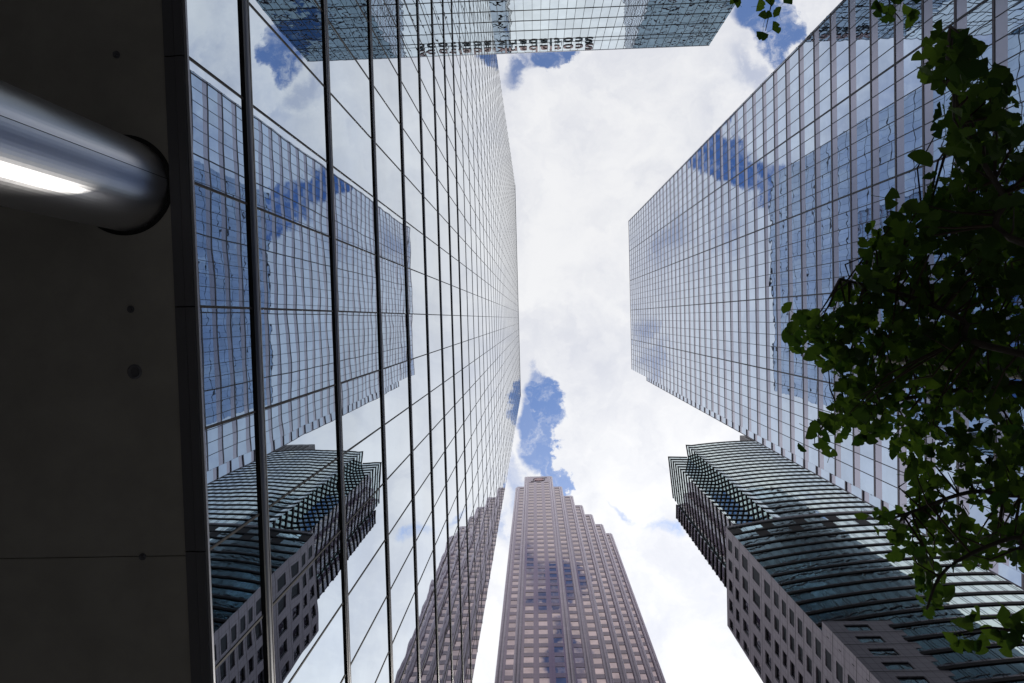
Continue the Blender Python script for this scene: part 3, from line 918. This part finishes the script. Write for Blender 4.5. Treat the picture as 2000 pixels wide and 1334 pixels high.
B_(4.0, [(2100, 100, 4.6), (1850, -60, 4.9), (1740, -10, 5.0), (1760, 40, 4.95)], .026, .003)
B_(4.4, [(2050, -150, 5.2), (1700, -170, 5.4), (1520, -60, 5.4), (1506, 10, 5.35), (1495, 60, 5.3)], .026, .0025)
B_(2.4, [(1990, 560, 3.4), (1880, 480, 3.6), (1760, 440, 3.8), (1690, 500, 3.9)], .026, .005)
B_(2.4, [(2010, 640, 3.6), (1850, 660, 3.9), (1700, 670, 4.1), (1570, 650, 4.2)], .022, .003)
twl = []

leaf_v, leaf_f, leaf_t = [], [], []
def leaf(base, dirv, size, nrm):
    """one fan-shaped leaf: petiole end at base, opening along dirv, with a notch and a gently waved rim"""
    dirv = dirv.normalized(); side = nrm.cross(dirv).normalized(); nrm = dirv.cross(side).normalized()
    spread = math.radians(random.uniform(58, 84))
    i = len(leaf_v); n = 14
    notch = random.uniform(.08, .5)
    cup = random.uniform(-.35, .55)
    leaf_v.append(base)
    for k in range(n + 1):
        s_ = k / n * 2 - 1
        an = s_ * spread
        r_ = size * (1 - .10 * s_ * s_) * (1 - .035 * random.random())
        if k == n // 2: r_ *= 1 - notch
        p_ = base + dirv * (r_ * math.cos(an)) + side * (r_ * math.sin(an)) + nrm * (cup * size * (s_ * s_ - .3) + .05 * size * math.sin(k * 2.4))
        leaf_v.append(p_)
    for k in range(n): leaf_f.append((i, i + 1 + k, i + 2 + k))
    tn = random.random()
    leaf_t.extend([tn] * n)
    # petiole
    st = base - dirv * size * random.uniform(.5, .9) + Vector((0, 0, size * random.uniform(.1, .5)))
    w_ = side * .0012
    j = len(leaf_v); leaf_v.extend([base - w_, base + w_, st + w_, st - w_]); leaf_f.append((j, j + 1, j + 2, j + 3)); leaf_t.append(.9)
def rnd_leaf(p_, size):
    az = random.uniform(0, 2 * math.pi)
    dv = Vector((math.cos(az), math.sin(az), random.uniform(-.9, .25)))
    nr = Vector((random.gauss(0, .45), random.gauss(0, .45), 1)).normalized()
    leaf(Vector(p_), dv, size, nr)

OUT = [(1810, 70), (1850, 40), (1895, 60), (1925, 95), (1930, 140), (1970, 120), (1990, 160), (2010, 230), (2300, 250), (2300, 1120), (1990, 1120),
       (1965, 1090), (1930, 1105), (1895, 1095), (1850, 1120), (1840, 1200), (1810, 1218), (1800, 1160), (1770, 1130), (1800, 1085), (1740, 1085), (1705, 1040), (1720, 990), (1765, 985),
       (1775, 930), (1770, 890), (1740, 880), (1700, 860), (1650, 825), (1640, 870), (1590, 868), (1575, 835), (1600, 800), (1640, 780), (1650, 745), (1620, 710),
       (1600, 690), (1550, 688), (1538, 655), (1560, 605), (1590, 625), (1630, 600), (1640, 550), (1680, 530), (1690, 500), (1670, 480), (1700, 440), (1760, 400), (1800, 385),
       (1840, 350), (1855, 310), (1830, 270), (1850, 230), (1850, 180), (1800, 150), (1795, 110)]
def inside(x, y, P):
    c = False; j = len(P) - 1
    for i in range(len(P)):
        if (P[i][1] > y) != (P[j][1] > y) and x < (P[j][0] - P[i][0]) * (y - P[i][1]) / (P[j][1] - P[i][1]) + P[i][0]: c = not c
        j = i
    return c
def depth(x, y):
    return 1.9 + 1.3 * min(1, max(0, (y - 60) / 500.0))
# leaves sit on short spurs, five or six together
spurs = 0
while spurs < 860:
    x = random.uniform(1530, 2300); y = random.uniform(30, 1230)
    if not inside(x, y, OUT): continue
    if x > 2010 and random.random() < .6: continue
    if x > 1840 and y < 330 and random.random() < .45: continue
    if y > 900 and random.random() < .25: continue
    spurs += 1
    zz = depth(x, y) + random.uniform(-.25, 1.25)
    c = at(x, y, zz)
    for _ in range(random.randint(3, 6)):
        sz_ = random.choice((random.uniform(.028, .040), random.uniform(.036, .05), random.uniform(.048, .066)))
        o_ = Vector((random.gauss(0, .04), random.gauss(0, .04), random.gauss(0, .05)))
        p_ = c + o_
        pr = proj(p_)
        if pr and pr[0] < 2010 and not inside(pr[0], pr[1], OUT) and random.random() < .8: continue
        rnd_leaf(p_, sz_)
    if random.random() < .5:       # a twig from the spur back to the nearest branch point
        best = min((q_ for b_ in BR for q_ in b_), key=lambda q_: (q_ - c).length)
        if (best - c).length < 1.2:
            mid_ = (best + c) / 2 + Vector((random.gauss(0, .04), random.gauss(0, .04), random.gauss(0, .04)))
            twl.append([best, mid_, c])
# loose sprigs: single leaves on the fine twigs
for (px, py, z) in [(1478, 12, 5.3), (1494, 38, 5.3), (1522, 30, 5.3), (1490, 62, 5.3), (1508, 58, 5.3), (1530, 6, 5.3), (1442, 4, 5.2), (1432, 2, 5.2), (1495, 2, 5.3),
                    (1722, 14, 4.95), (1735, 26, 4.95), (1716, 22, 4.95), (1752, 20, 4.95), (1775, 30, 4.95), (1768, 40, 4.95), (1790, 8, 4.95), (1745, 8, 4.95), (1760, 5, 4.95), (1782, 16, 4.95),
                    (1875, 1248, 2.8), (1862, 1236, 2.8), (1890, 1252, 2.8), (1905, 1255, 2.8), (1930, 1248, 2.8), (1915, 1212, 2.8), (1945, 1205, 2.8), (1955, 1250, 2.8), (1975, 1262, 2.8),
                    (1988, 1215, 2.7), (1978, 1200, 2.7), (1996, 1255, 2.7), (1868, 1222, 2.8), (1900, 1218, 2.8)]:
    rnd_leaf(at(px, py, z), random.uniform(.05, .065) if z < 4 else random.uniform(.06, .075))
me = bpy.data.meshes.new('crown'); me.from_pydata([tuple(v) for v in leaf_v], [], leaf_f); me.update()
at_ = me.attributes.new('tone', 'FLOAT', 'FACE')
for k, t_ in enumerate(leaf_t): at_.data[k].value = t_
me.materials.append(M['leaf'])
for pl_ in me.polygons: pl_.use_smooth = True
cr = bpy.data.objects.new('crown', me); COL.objects.link(cr); cr.parent = TR
cr.matrix_parent_inverse = Matrix.Translation(-Vector(TR.location))
def inframe(t_):
    q_ = proj(t_[1]); return bool(q_ and 0 < q_[0] < 2000 and 0 < q_[1] < 1334)
twl.sort(key=lambda t_: not inframe(t_))
for t_ in twl[:100]:
    mb = MB(); mb.tube(t_, [.006, .004, .002], 5); mb.build('twig', M['twig'], TR, True)
mb = MB()
for t_ in twl[100:]: mb.tube(t_, [.006, .004, .002], 5)
if mb.v: stuff(mb.build('twig', M['twig'], TR, True))
